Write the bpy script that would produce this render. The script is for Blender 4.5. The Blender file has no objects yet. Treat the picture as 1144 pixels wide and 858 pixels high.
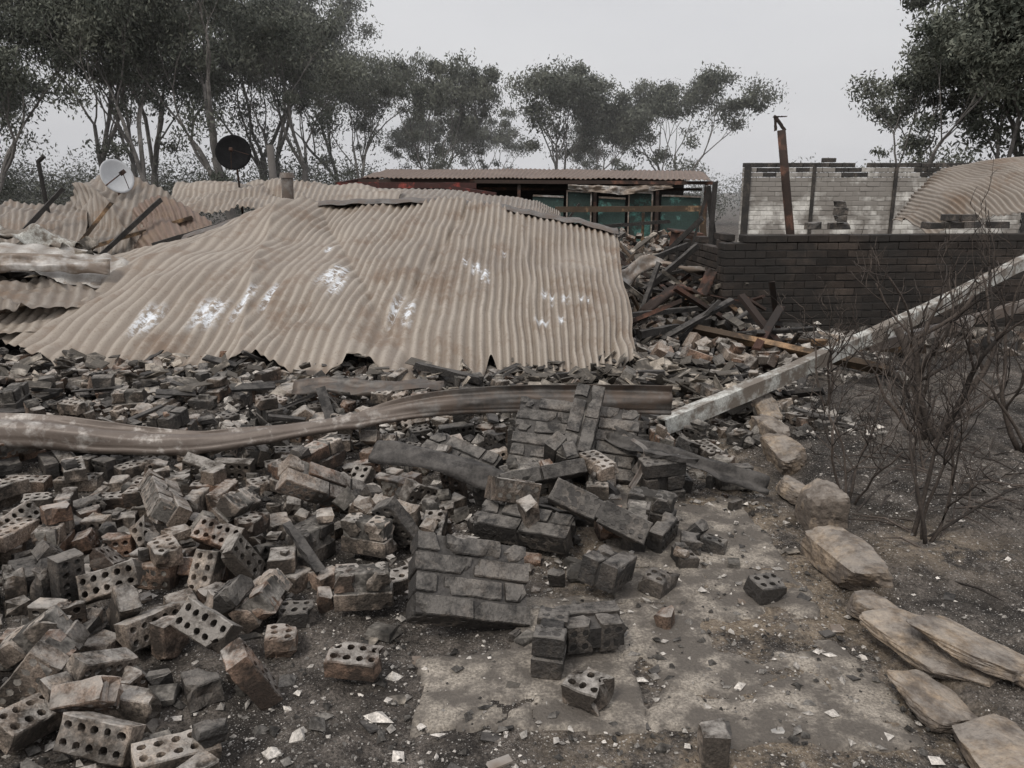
import bpy, math, random
import numpy as np
from mathutils import Matrix, Vector, Euler, noise as mnoise
import time
T0=time.time()
random.seed(7); RNG=np.random.default_rng(7)
scene=bpy.context.scene
scene.view_settings.view_transform='Standard'; scene.view_settings.look='None'; scene.view_settings.exposure=0
# ------------------------------------------------------------------ utils
def sm(a,b,t):
    t=np.clip((np.asarray(t,float)-a)/(b-a),0,1); return t*t*(3-2*t)
def _h(ix,iy,s):
    n=(ix*374761393+iy*668265263+s*1442695041)&0x7fffffff
    n=((n^(n>>13))*1274126177)&0x7fffffff
    return ((n^(n>>16))&0xffff)/65535.0
def vn(x,y,s=0):
    x=np.asarray(x,float);y=np.asarray(y,float)
    ix=np.floor(x).astype(np.int64);iy=np.floor(y).astype(np.int64)
    fx=x-ix;fy=y-iy;fx=fx*fx*(3-2*fx);fy=fy*fy*(3-2*fy)
    a=_h(ix,iy,s);b=_h(ix+1,iy,s);c=_h(ix,iy+1,s);d=_h(ix+1,iy+1,s)
    return (a*(1-fx)+b*fx)*(1-fy)+(c*(1-fx)+d*fx)*fy-.5
def fbm(x,y,s=0,o=4):
    r=0;a=1;f=1
    for i in range(o):
        r=r+a*vn(x*f,y*f,s+i*17);a*=.5;f*=2.03
    return r
class MB:
    def __init__(s): s.v=[];s.f=[];s.n=0;s.t=[];s.m=[];s.x={}
    def add(s,v,f,tint=.5,mat=0,**extra):
        v=np.asarray(v,float);k=len(v);o=s.n
        s.v.append(v)
        if isinstance(f,np.ndarray): ff=(f+o).tolist()
        else: ff=[tuple(i+o for i in q) for q in f]
        s.f.extend(ff); s.m.extend([mat]*len(ff)); s.n+=k
        s.t.append(np.full(k,tint) if np.isscalar(tint) else np.asarray(tint,float))
        for kk,a in extra.items(): s.x.setdefault(kk,[]).append(a)
    def obj(s,name,mats,smooth=False,parent=None):
        me=bpy.data.meshes.new(name)
        me.from_pydata(np.concatenate(s.v).tolist(),[],s.f); 
        for m in (mats if isinstance(mats,(list,tuple)) else [mats]): me.materials.append(m)
        if any(s.m): me.polygons.foreach_set('material_index',s.m)
        a=me.attributes.new('tint','FLOAT','POINT'); a.data.foreach_set('value',np.concatenate(s.t))
        for kk,arr in s.x.items():
            a=me.attributes.new(kk,'FLOAT','POINT'); a.data.foreach_set('value',np.concatenate(arr))
        if smooth: me.polygons.foreach_set('use_smooth',[True]*len(s.f))
        me.update()
        ob=bpy.data.objects.new(name,me); scene.collection.objects.link(ob)
        if parent: ob.parent=parent
        return ob
def empty(name):
    e=bpy.data.objects.new(name,None); scene.collection.objects.link(e); return e
def xf(v,M):
    v=np.asarray(v,float); M=np.array(M); return v@M[:3,:3].T+M[:3,3]
def mat4(loc,rot,scale=None):
    M=Matrix.Translation(loc)@Euler([math.radians(a) for a in rot]).to_matrix().to_4x4()
    if scale: M=M@Matrix.Diagonal((*scale,1))
    return M
def box(L,W,H,c=0.0):
    if c<=0:
        v=[(x*L/2,y*W/2,z*H/2) for z in(-1,1) for y in(-1,1) for x in(-1,1)]
        return np.array(v),[(0,2,3,1),(4,5,7,6),(0,1,5,4),(2,6,7,3),(0,4,6,2),(1,3,7,5)]
    a,b,h=L/2,W/2,H/2
    def ring(x,y,z): return [(-x,-y,z),(x,-y,z),(x,y,z),(-x,y,z)]
    v=ring(a-c,b-c,-h)+ring(a,b,-h+c)+ring(a,b,h-c)+ring(a-c,b-c,h)
    f=[(3,2,1,0),(12,13,14,15)]
    for r in range(3):
        for i in range(4):
            j=(i+1)%4; f.append((r*4+i,r*4+j,r*4+4+j,r*4+4+i))
    return np.array(v),f
def holed(keep=5,L=.23,W=.11,H=.076,c=.004,r=.0135,holes=True):
    Lk=L*keep/5
    a,b,h=Lk/2-c,W/2-c,H/2
    v=[];f=[]
    nx=2*keep; per=[(-a+2*a*i/nx,-b) for i in range(nx)]+[(a,-b+2*b*i/4) for i in range(4)]+[(a-2*a*i/nx,b) for i in range(nx)]+[(-a,b-2*b*i/4) for i in range(4)]
    n=len(per)
    for z,e in((-h,0),(-h+c,c),(-h*.1,c),(h-c,c),(h,0)):
        v+=[(x*(a+e)/a,y*(b+e)/b,z) for x,y in per]
    for q in range(4):
        for i in range(n):
            j=(i+1)%n; f.append((q*n+i,q*n+j,q*n+n+j,q*n+n+i))
    cx=2*a/keep; cy=b
    for i in range(keep):
        for j in range(2):
            ox=-a+cx*(i+.5); oy=-b+cy*(j+.5); base=len(v)
            for z in(-h,h):
                for k in range(8):
                    t=k*math.pi/4; ux=round(math.cos(t)*1.3);uy=round(math.sin(t)*1.3)
                    ux=max(-1,min(1,ux));uy=max(-1,min(1,uy))
                    v.append((ox+ux*cx/2,oy+uy*cy/2,z))
                if holes:
                    for k in range(8):
                        t=k*math.pi/4; v.append((ox+r*math.cos(t),oy+r*math.sin(t),z))
                else: v.append((ox,oy,z))
            for k in range(8):
                l=(k+1)%8
                if holes:
                    f.append((base+k+8,base+l+8,base+l,base+k))
                    f.append((base+16+k,base+16+l,base+24+l,base+24+k))
                    f.append((base+8+l,base+8+k,base+24+k,base+24+l))
                else:
                    f.append((base+8,base+l,base+k)); f.append((base+17,base+9+k,base+9+l))
    return np.array(v),f
HOLED={k:holed(k) for k in(2,3,4,5)}
SOLID={k:holed(k,holes=False) for k in(2,3,4,5)}
SIMPLE=box(.23,.11,.076,.005)
def vn3(v,fr,ph,amp):
    return np.stack([vn(v[:,0]*fr+ph,v[:,1]*fr+v[:,2]*fr*.77,1),vn(v[:,1]*fr+ph,v[:,2]*fr+v[:,0]*fr*.77,2),vn(v[:,2]*fr+ph,v[:,0]*fr+9+v[:,1]*fr*.6,3)],1)*amp
def add_brick(mb,M,keep=5,simple=False,tint=None,mat=0,rough=.007,solid=False):
    if simple:
        v,f=SIMPLE; v=v.copy(); v[:,0]*=keep/5; rough=.010
    else: v,f=(SOLID if solid else HOLED)[keep]; v=v.copy()
    ph=random.random()*50
    v=v+vn3(v,24,ph,rough)+(0 if simple else vn3(v,95,ph,.0036))
    if keep<5:
        e=v[:,0]>(.23*keep/10-.012)
        v[e,0]+=(vn(v[e,1]*34+ph,v[e,2]*34,5))*.05-.008
    for q in range(random.choice([0,1,1,2,3,4])):
        c=np.array([random.choice([-1,1,random.uniform(-1,1)])*.115*keep/5,random.choice([-1,1])*.055,random.choice([-1,1])*.038])
        R=random.uniform(.02,.05)
        d=np.linalg.norm(v-c,axis=1); w=np.clip(1-d/R,0,1)
        v-= (c*np.array([.17,.35,.45]))*w[:,None]
    mb.add(xf(v,M),f,random.random() if tint is None else tint,mat)
def chunk_dims(m,n): return (m*.24,.11,n*.086)
def add_chunk(mb,M,m,n,tint=None,simple=False,mat=0,mort=1):
    L,W,H=chunk_dims(m,n); M=Matrix(M)
    t0=random.random() if tint is None else tint
    for c in range(n):
        z=-H/2+.043+c*.086
        off=.12 if c%2 else 0
        x=-L/2
        if off:
            add_brick(mb,M@Matrix.Translation((x+.055,0,z)),2,simple,min(1,max(0,t0+random.uniform(-.3,.3))),mat,.004); x+=.12
        while x+.12<=L/2+.01:
            full=x+.24<=L/2+.01
            k=5 if full else 2
            w=.24 if full else .12
            MM=M@mat4((x+w/2,random.uniform(-.005,.005),z),(random.gauss(0,.8),random.gauss(0,.8),random.gauss(0,.8)))
            add_brick(mb,MM,k,simple,min(1,max(0,t0+random.uniform(-.3,.3))),mat,.004)
            x+=w
    bv,bf=box(L-.03,W-.026,H-.012,.004)
    mb.add(xf(bv,M),bf,t0,mort)
def tube(mb,pts,rad,n=6,tint=.5,mat=0,cap=True):
    pts=np.asarray(pts,float);k=len(pts)
    rad=np.full(k,rad) if np.isscalar(rad) else np.asarray(rad,float)
    d=np.gradient(pts,axis=0); d/=np.linalg.norm(d,axis=1)[:,None]+1e-9
    up=np.array([.31,.2,.93]); 
    a=np.cross(d,up); a/=np.linalg.norm(a,axis=1)[:,None]+1e-9
    b=np.cross(d,a)
    t=np.arange(n)*2*math.pi/n
    v=pts[:,None]+rad[:,None,None]*(np.cos(t)[None,:,None]*a[:,None]+np.sin(t)[None,:,None]*b[:,None])
    f=[]
    for i in range(k-1):
        for j in range(n):
            l=(j+1)%n; f.append((i*n+j,i*n+l,i*n+n+l,i*n+n+j))
    if cap: f.append(tuple(range(n-1,-1,-1))); f.append(tuple((k-1)*n+j for j in range(n)))
    mb.add(v.reshape(-1,3),f,tint,mat)
def catmull(P,n):
    P=np.asarray(P,float); m=len(P)
    E=np.vstack([2*P[0]-P[1],P,2*P[-1]-P[-2]])
    u=np.linspace(0,m-1,n); i=np.minimum(u.astype(int),m-2); t=(u-i)[:,None]
    a,b,c,d=E[i],E[i+1],E[i+2],E[i+3]
    return .5*((2*b)+(c-a)*t+(2*a-5*b+4*c-d)*t**2+(3*b-a-3*c+d)*t**3)
def beam(mb,p0,p1,w,h,roll=0,tint=.5,mat=0,seg=8,jit=.004,bend=0):
    p0=Vector(p0);p1=Vector(p1);d=(p1-p0);L=d.length;d.normalize()
    side=d.cross(Vector((0,0,1))); 
    if side.length<1e-3: side=Vector((1,0,0))
    side.normalize(); up=side.cross(d)
    R=Matrix.Rotation(roll,3,d); side=R@side; up=R@up
    v=[];f=[]
    for i in range(seg+1):
        t=i/seg; c=p0+d*L*t+up*bend*math.sin(math.pi*t)
        for a,b in((-1,-1),(1,-1),(1,1),(-1,1)):
            v.append(c+side*(a*w/2+random.uniform(-jit,jit))+up*(b*h/2+random.uniform(-jit,jit))+d*(random.uniform(-.02,.02) if i in(0,seg) else 0))
    for i in range(seg):
        for j in range(4):
            l=(j+1)%4; f.append((i*4+j,i*4+l,i*4+4+l,i*4+4+j))
    f.append((3,2,1,0)); f.append(tuple(seg*4+j for j in range(4)))
    mb.add([tuple(q) for q in v],f,tint,mat)
# ------------------------------------------------------------------ materials
def new_mat(name):
    m=bpy.data.materials.new(name); m.use_nodes=True
    nt=m.node_tree; nt.nodes.clear()
    o=nt.nodes.new('ShaderNodeOutputMaterial'); b=nt.nodes.new('ShaderNodeBsdfPrincipled')
    nt.links.new(b.outputs[0],o.inputs[0])
    return m,nt,b
class N:
    def __init__(s,nt): s.nt=nt
    def link(s,a,b): s.nt.links.new(a,b)
    def coord(s):
        t=s.nt.nodes.new('ShaderNodeTexCoord'); return t.outputs['Object']
    def noise(s,vec,scale,det=3,rough=.65,out='Fac'):
        n=s.nt.nodes.new('ShaderNodeTexNoise'); n.inputs['Scale'].default_value=scale;n.inputs['Detail'].default_value=det;n.inputs['Roughness'].default_value=rough
        s.link(vec,n.inputs['Vector']); return n.outputs[out]
    def voro(s,vec,scale,out='Distance',feat='F1'):
        n=s.nt.nodes.new('ShaderNodeTexVoronoi'); n.feature=feat; n.inputs['Scale'].default_value=scale
        s.link(vec,n.inputs['Vector']); return n.outputs[out]
    def rng(s,v,a,b,c=0,d=1):
        n=s.nt.nodes.new('ShaderNodeMapRange'); n.inputs[1].default_value=a;n.inputs[2].default_value=b;n.inputs[3].default_value=c;n.inputs[4].default_value=d
        s.link(v,n.inputs[0]); return n.outputs[0]
    def mix(s,f,a,b,mode='MIX'):
        n=s.nt.nodes.new('ShaderNodeMix'); n.data_type='RGBA'; n.blend_type=mode
        for inp,val in((n.inputs[0],f),(n.inputs[6],a),(n.inputs[7],b)):
            if isinstance(val,(int,float)): inp.default_value=val
            elif isinstance(val,tuple): inp.default_value=(*val,1)
            else: s.link(val,inp)
        return n.outputs[2]
    def math(s,op,a,b):
        n=s.nt.nodes.new('ShaderNodeMath'); n.operation=op
        for inp,val in((n.inputs[0],a),(n.inputs[1],b)):
            if isinstance(val,(int,float)): inp.default_value=val
            else: s.link(val,inp)
        return n.outputs[0]
    def attr(s,name):
        n=s.nt.nodes.new('ShaderNodeAttribute'); n.attribute_name=name; return n.outputs['Fac']
    def nz(s):
        g=s.nt.nodes.new('ShaderNodeNewGeometry'); x=s.nt.nodes.new('ShaderNodeSeparateXYZ'); s.link(g.outputs['Normal'],x.inputs[0]); return x.outputs[2]
    def bump(s,h,strength,dist=.01,nrm=None):
        n=s.nt.nodes.new('ShaderNodeBump'); n.inputs['Strength'].default_value=strength;n.inputs['Distance'].default_value=dist
        s.link(h,n.inputs['Height']); 
        if nrm: s.link(nrm,n.inputs['Normal'])
        return n.outputs[0]
def gen_mat(name,c1,c2,scale=8,rough=.9,bump=.4,bdist=.006,bscale=60,dust=None,dust_amt=.6,soot=0.0,sootscale=2.2,soot_c=(.022,.020,.018),tintv=.5,spec=.3,metal=0,fine=.35,red=None):
    m,nt,b=new_mat(name); n=N(nt); co=n.coord()
    f=n.rng(n.noise(co,scale),.32,.68)
    t=n.attr('tint')
    fac=n.math('ADD',n.math('MULTIPLY',f,.55),n.math('MULTIPLY',t,.45))
    col=n.mix(fac,c1,c2)
    if red:
        col=n.mix(n.math('MULTIPLY',n.rng(n.math('FRACT',n.math('MULTIPLY',t,7.31),0.0),.55,.9),.8),col,red)
    fine_n=n.noise(co,bscale*1.6,2,.7)
    fn=n.rng(fine_n,.3,.7,1-fine,1+fine)
    col=n.mix(1.0,col,fn,'MULTIPLY')
    bri=n.rng(t,0,1,1-tintv,1+tintv*.6)
    col=n.mix(1.0,col,bri,'MULTIPLY')
    if soot>0:
        s=n.rng(n.math('ADD',n.noise(co,sootscale,4,.7),n.math('MULTIPLY',t,-.12)),.5-soot*.3,.56-soot*.3+.1,1,0)
        s=n.math('MULTIPLY',s,.88)
        col=n.mix(s,col,soot_c)
    if dust:
        d=n.math('MULTIPLY',n.rng(n.nz(),.25,.9),n.rng(n.noise(co,11,4,.75),.38,.58))
        col=n.mix(n.math('MULTIPLY',d,dust_amt),col,dust)
    nt.links.new(col,b.inputs['Base Color'])
    b.inputs['Roughness'].default_value=rough
    b.inputs['Specular IOR Level'].default_value=spec; b.inputs['Metallic'].default_value=metal
    hgt=n.noise(co,bscale,4,.72)
    nt.links.new(n.bump(hgt,bump,bdist),b.inputs['Normal'])
    return m
M_brick=gen_mat('ash_brick',(.205,.15,.112),(.47,.395,.325),9,.9,1.0,.016,70,dust=(.66,.615,.56),dust_amt=.60,soot=.36,sootscale=4.2,soot_c=(.026,.023,.020),tintv=.45,red=(.26,.145,.092),fine=.5)
M_mort=gen_mat('mortar',(.20,.182,.16),(.38,.35,.31),12,.95,.9,.01,50,soot=.4,sootscale=4)
M_black=gen_mat('charred_brick',(.040,.033,.028),(.155,.13,.107),8,.58,1.0,.016,55,dust=(.34,.31,.275),dust_amt=.5,soot=.32,sootscale=4,tintv=.45,spec=.5,fine=.5)
M_char=gen_mat('charcoal',(.014,.013,.012),(.055,.05,.046),10,.7,.9,.01,40,dust=(.24,.22,.2),dust_amt=.3,tintv=.3)
M_burnt=gen_mat('burnt_wall_brick',(.026,.021,.018),(.078,.060,.048),4,.75,.7,.008,50,soot=.40,sootscale=1.3,tintv=.45)
M_white=gen_mat('white_painted_brick',(.66,.64,.59),(.80,.78,.73),3,.85,.4,.004,40,soot=.22,sootscale=1.4,soot_c=(.20,.18,.16),tintv=.05,fine=.12)
M_wmort=gen_mat('painted_joint',(.46,.44,.40),(.58,.56,.51),3,.9,.4,.004,40,soot=.2,sootscale=1.4,soot_c=(.18,.165,.145),tintv=.1,fine=.1)
M_timber=gen_mat('weathered_timber',(.24,.14,.075),(.42,.28,.165),6,.8,.5,.004,60,soot=.2,tintv=.3)
M_rust=gen_mat('rusted_steel',(.085,.042,.03),(.19,.095,.065),8,.8,.5,.004,60,soot=.2)
M_paint=gen_mat('flaking_white_paint',(.36,.36,.335),(.56,.56,.52),6,.6,.4,.003,50,soot=.38,sootscale=6,soot_c=(.14,.11,.085),tintv=.1)
M_galv=gen_mat('galvanised_metal',(.32,.30,.275),(.54,.52,.49),3,.5,.3,.004,20,soot=.25,sootscale=3,soot_c=(.18,.135,.10),metal=.15,fine=.12,tintv=.15,spec=.5)
M_gutter=gen_mat('scorched_gutter_metal',(.085,.070,.060),(.40,.375,.345),5,.5,.4,.004,30,soot=.30,sootscale=7,soot_c=(.11,.082,.064),metal=.15,fine=.2,tintv=.6,spec=.5)
M_plaster=gen_mat('broken_plasterboard',(.42,.36,.29),(.70,.63,.54),8,.9,.4,.004,50,soot=.15,tintv=.3)
M_sand=gen_mat('sandstone',(.25,.188,.13),(.40,.32,.24),7,.95,1.0,.02,24,dust=(.43,.39,.345),dust_amt=.45,soot=.32,sootscale=5,soot_c=(.11,.093,.08),tintv=.2)
M_conc=gen_mat('path_concrete',(.25,.22,.183),(.40,.355,.30),4,.95,.9,.012,60,soot=.34,sootscale=5.5,soot_c=(.105,.092,.08),tintv=.1,fine=.5)
M_teal=gen_mat('teal_sheet',(.07,.22,.19),(.16,.36,.32),2,.7,.2,.004,20,soot=.15)
M_red=gen_mat('red_fascia',(.26,.045,.035),(.40,.09,.07),3,.7,.2,.004,20,soot=.1)
M_twig=gen_mat('burnt_twig',(.034,.028,.024),(.09,.072,.06),12,.85,.5,.003,60)
M_bark=gen_mat('gum_bark',(.20,.185,.17),(.38,.36,.335),1.2,.9,.4,.02,6,soot=.3,sootscale=.5,soot_c=(.09,.083,.078),tintv=.1)
M_chip=gen_mat('ash_chips',(.05,.045,.040),(.58,.54,.49),30,.95,.5,.003,80,tintv=.8)
def leaf_mat(name,a,b_):
    m,nt,b=new_mat(name); n=N(nt)
    t=n.attr('tint'); col=n.mix(t,a,b_)
    nt.links.new(col,b.inputs['Base Color']); b.inputs['Roughness'].default_value=.75
    b.inputs['Specular IOR Level'].default_value=.15
    return m
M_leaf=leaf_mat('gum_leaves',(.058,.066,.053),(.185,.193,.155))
M_leafh=leaf_mat('haze_tinted_bush_leaves',(.12,.13,.12),(.22,.23,.22))  # distance haze painted into the leaf colour, paler and greyer than gum_leaves
def roof_mat(name,ca,cb):
    m,nt,b=new_mat(name); n=N(nt); co=n.coord()
    cb_=nt.nodes.new('ShaderNodeCombineXYZ'); nt.links.new(n.math('MULTIPLY',n.attr('su'),9.0),cb_.inputs[0]); nt.links.new(n.math('MULTIPLY',n.attr('tv'),.7),cb_.inputs[1])
    streak=n.rng(n.noise(cb_.outputs[0],2.2,5,.65),.3,.7)
    big=n.rng(n.noise(co,.9,4,.6),.3,.7)
    col=n.mix(n.math('ADD',n.math('MULTIPLY',streak,.5),n.math('MULTIPLY',big,.5)),ca,cb)
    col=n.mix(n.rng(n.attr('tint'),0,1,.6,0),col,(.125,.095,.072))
    fl=n.rng(n.noise(co,45,4,.75),.54,.68,0,.6)
    col=n.mix(fl,col,(.155,.118,.09))
    rs=n.rng(n.noise(co,2.1,6,.75),.51,.65,0,.8)
    col=n.mix(rs,col,(.185,.13,.09))
    mk=n.math('MULTIPLY',n.attr('mark'),n.rng(n.noise(co,16,4,.7),.45,.57))
    col=n.mix(mk,col,(.72,.75,.78))
    nt.links.new(col,b.inputs['Base Color'])
    b.inputs['Roughness'].default_value=.6; b.inputs['Metallic'].default_value=.1
    nt.links.new(n.bump(n.noise(co,30,3),.2,.003),b.inputs['Normal'])
    return m
M_roof=roof_mat('ash_stained_corrugated_iron',(.255,.214,.175),(.43,.38,.32))
M_roof2=roof_mat('weathered_corrugated_iron',(.18,.15,.122),(.35,.315,.275))
M_roof3=roof_mat('rusty_corrugated_iron',(.12,.075,.055),(.24,.175,.14))
M_roofp=roof_mat('pale_corrugated_iron',(.36,.335,.30),(.62,.60,.56))
# ------------------------------------------------------------------ terrain
EY=[-2,2.0,2.5,3.0,3.7,4.5,5.85,6.6]; EX=[1.40,1.39,1.38,1.41,1.53,1.66,1.88,2.05]
def xe(y): return np.interp(y,EY,EX)
def hbase(x,y):
    x=np.asarray(x,float);y=np.asarray(y,float)
    h=.15*sm(4.2,6.3,y)*(1-sm(1.0,1.9,x))
    h=h+.10*sm(6.0,8.0,y)*sm(1.0,1.9,x)+.30*sm(8.5,13,y)*sm(.8,1.5,x)*(1-sm(2.6,4,x))
    h=h*(1-sm(14,22,y))
    h=h+.08*sm(0,.14,x-xe(y))*(1-sm(6.0,6.7,y))
    h=h+.08*sm(3.0,4.2,y)*sm(-.4,.1,x)*(1-sm(.6,1.2,x))*(1-sm(4.2,5,y))
    h=h+.05*fbm(x*.9,y*.9,3,2)*(1-sm(-.4,0,x)*(1-sm(1.3,1.5,x))*(1-sm(3.6,4.2,y)))
    h=h-.6*sm(14,26,y)
    return h
def hfine(x,y):
    pathm=sm(-.5,-.2,x)*(1-sm(1.25,1.4,x))*(1-sm(3.6,4.2,y))
    a=.030-.018*pathm
    return hbase(x,y)+a*fbm(x*9,y*9,11,3)+(.016-.008*pathm)*vn(x*30,y*30,5)+.05*sm(4.8,5.6,y)*(1-sm(14,20,y))*fbm(x*4,y*4,9,3)
def axis(dense0,dense1,step,lo,hi):
    a=list(np.arange(dense0,dense1,step)); s=step;x=a[-1]
    while x<hi: s*=1.16; x+=s; a.append(x)
    s=step;x=a[0];l=[]
    while x>lo: s*=1.16; x-=s; l.append(x)
    return np.array(l[::-1]+a)
gx=axis(-4.6,3.6,.025,-900,900); gy=axis(1.2,7.2,.025,-300,1500)
X,Y=np.meshgrid(gx,gy); Z=hfine(X,Y)
mb=MB(); nx,ny=len(gx),len(gy)
idx=np.arange(nx*ny).reshape(ny,nx)
F=np.stack([idx[:-1,:-1],idx[:-1,1:],idx[1:,1:],idx[1:,:-1]],-1).reshape(-1,4)
Xf,Yf=X.ravel(),Y.ravel()
tan=sm(-.1,.5,Xf)*(1-sm(1.35,1.6,Xf))*(1-sm(4.6,5.4,Yf))*.95; tan=np.clip(tan+1.0*np.exp(-((Xf-1.95)**2/.09+(Yf-3.35)**2/.06)),0,1)
gard=sm(0,.1,Xf-xe(Yf))
mb.add(np.stack([Xf,Yf,Z.ravel()],1),F,tan,0,gard=gard)
def ground_mat():
    m,nt,b=new_mat('ash_ground'); n=N(nt); co=n.coord()
    col=n.mix(n.rng(n.noise(co,5,6,.75),.38,.62),(.038,.033,.029),(.17,.148,.128))
    fine=n.rng(n.noise(co,85,3,.75),.3,.7,.3,1.9); col=n.mix(1.0,col,fine,'MULTIPLY')
    bl=n.rng(n.noise(co,1.7,5,.7),.50,.60,0,.7); col=n.mix(bl,col,(.028,.025,.022))
    t=n.math('MULTIPLY',n.attr('tint'),n.rng(n.noise(co,3.3,6,.75),.43,.54))
    col=n.mix(n.math('MULTIPLY',t,.8),col,n.mix(n.rng(n.noise(co,60,3,.7),.35,.65),(.19,.145,.102),(.44,.36,.27)))
    v1=n.rng(n.voro(co,60),.10,.22,1,0); v1=n.math('MULTIPLY',v1,n.rng(n.noise(co,7,3),.36,.53))
    col=n.mix(n.math('MULTIPLY',v1,.9),col,(.62,.59,.55))
    v2=n.rng(n.voro(co,130),.12,.26,1,0); v2=n.math('MULTIPLY',v2,n.rng(n.noise(co,3,3),.40,.55))
    col=n.mix(n.math('MULTIPLY',v2,.8),col,(.52,.49,.45))
    nt.links.new(col,b.inputs['Base Color']); b.inputs['Roughness'].default_value=.95; b.inputs['Specular IOR Level'].default_value=.2
    b1=n.bump(n.noise(co,28,5,.78),1.0,.035)
    nt.links.new(b1,b.inputs['Normal'])
    return m
M_ground=ground_mat()
ground=mb.obj('ground',M_ground,smooth=True)
# ------------------------------------------------------------------ concrete path, broken and half buried in ash
sx=np.arange(-.75,1.42,.016); sy=np.arange(1.2,4.5,.016); A,Bq=np.meshgrid(sx,sy)
def rect(x0,x1,y0,y1,e=.035):
    wx=A+.05*fbm(A*5,Bq*5,31,3); wy=Bq+.05*fbm(A*5+9,Bq*5,37,3)
    return sm(x0-e,x0+e,wx)*(1-sm(x1-e,x1+e,wx))*sm(y0-e,y0+e,wy)*(1-sm(y1-e,y1+e,wy))
pm=np.maximum.reduce([rect(-.33,.44,2.14,2.58),rect(.42,1.28,2.05,4.4)*.60,rect(-.5,.5,1.2,1.88)*.66,rect(.0,.5,2.56,3.0)*.58])
pm=pm+.80*fbm(A*2.2,Bq*2.2,71,5)*(1-.75*rect(-.28,.38,2.18,2.53))
crack=np.abs(fbm(A*1.5,Bq*1.5,91,4)); 
jl=np.minimum(np.abs(Bq-3.25),np.abs(A-.44)+.006)
zz=hbase(A,Bq)+.010*sm(.44,.52,pm)-.030*(1-sm(.36,.47,pm))-.014*(1-sm(.004,.014,crack))-.010*(1-sm(.004,.016,jl))+.009*fbm(A*7,Bq*7,5,5)
ii=np.arange(A.size).reshape(A.shape); FF=np.stack([ii[:-1,:-1],ii[:-1,1:],ii[1:,1:],ii[1:,:-1]],-1).reshape(-1,4)
mb=MB(); mb.add(np.stack([A.ravel(),Bq.ravel(),zz.ravel()],1),FF,.5); mb.obj('cracked_concrete_path',M_conc,smooth=True)
# ------------------------------------------------------------------ hero chunks
heroes=[
 ('c',(2,4),(-.17,2.84,.15),(-50,16,16),1,.75),
 ('c',(3,6),(.36,4.32,.25),(-54,5,-8),1,.6),
 ('c',(2,1),(.40,3.34,.24),(52,20,-18),1,.85),
 ('c',(1,3),(.80,3.98,.15),(6,-4,12),1,.2),
 ('c',(1,2),(.14,2.52,.085),(3,2,80),1,.2),
 ('c',(1,2),(.29,2.62,.085),(88,0,12),1,.3),
 ('c',(2,2),(.62,4.60,.22),(-20,12,30),1,.4),
 ('c',(2,2),(.06,3.42,.13),(-70,0,-24),1,.4),
 ('c',(2,1),(.14,3.80,.24),(-35,-6,15),1,.9),
 ('c',(1,2),(-.60,2.90,.10),(0,0,8),0,.7),
 ('c',(1,2),(.40,3.02,.12),(-80,10,60),1,.5),
 ('c',(2,2),(-.95,3.75,.2),(-50,30,30),0,.4),
 ('c',(1,2),(-.66,3.35,.12),(0,0,-20),0,.5),
 ('c',(2,2),(-.28,4.25,.18),(-62,10,-30),1,.3),
 ('b',5,(-1.10,2.55,.13),(48,12,-28),0,.85),
 ('b',5,(-.86,2.30,.10),(14,62,40),0,.8),
 ('b',5,(-1.36,2.66,.06),(75,5,60),0,.6),
 ('b',5,(-1.14,3.08,.12),(40,60,30),0,.7),
 ('b',5,(-1.62,2.90,.12),(55,-14,12),0,.9),
 ('b',5,(-1.32,3.30,.14),(42,8,-20),0,.95),
 ('b',4,(-.55,2.45,.055),(10,4,-5),0,.8),
 ('b',3,(.25,2.28,.06),(10,0,-35),0,.6),
 ('b',3,(1.06,2.98,.05),(8,4,20),1,.9),
 ('b',3,(.62,3.05,.04),(4,4,50),1,.5),
 ('b',2,(.78,3.28,.035),(8,4,10),1,.4),
 ('b',2,(.95,3.42,.035),(6,4,70),1,.6),
 ('b',5,(-1.22,2.02,.08),(62,4,-12),0,.9),
 ('b',5,(-.98,1.98,.05),(4,4,30),0,.6),
 ('b',5,(-1.48,2.12,.07),(20,10,70),0,.7),
]
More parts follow.
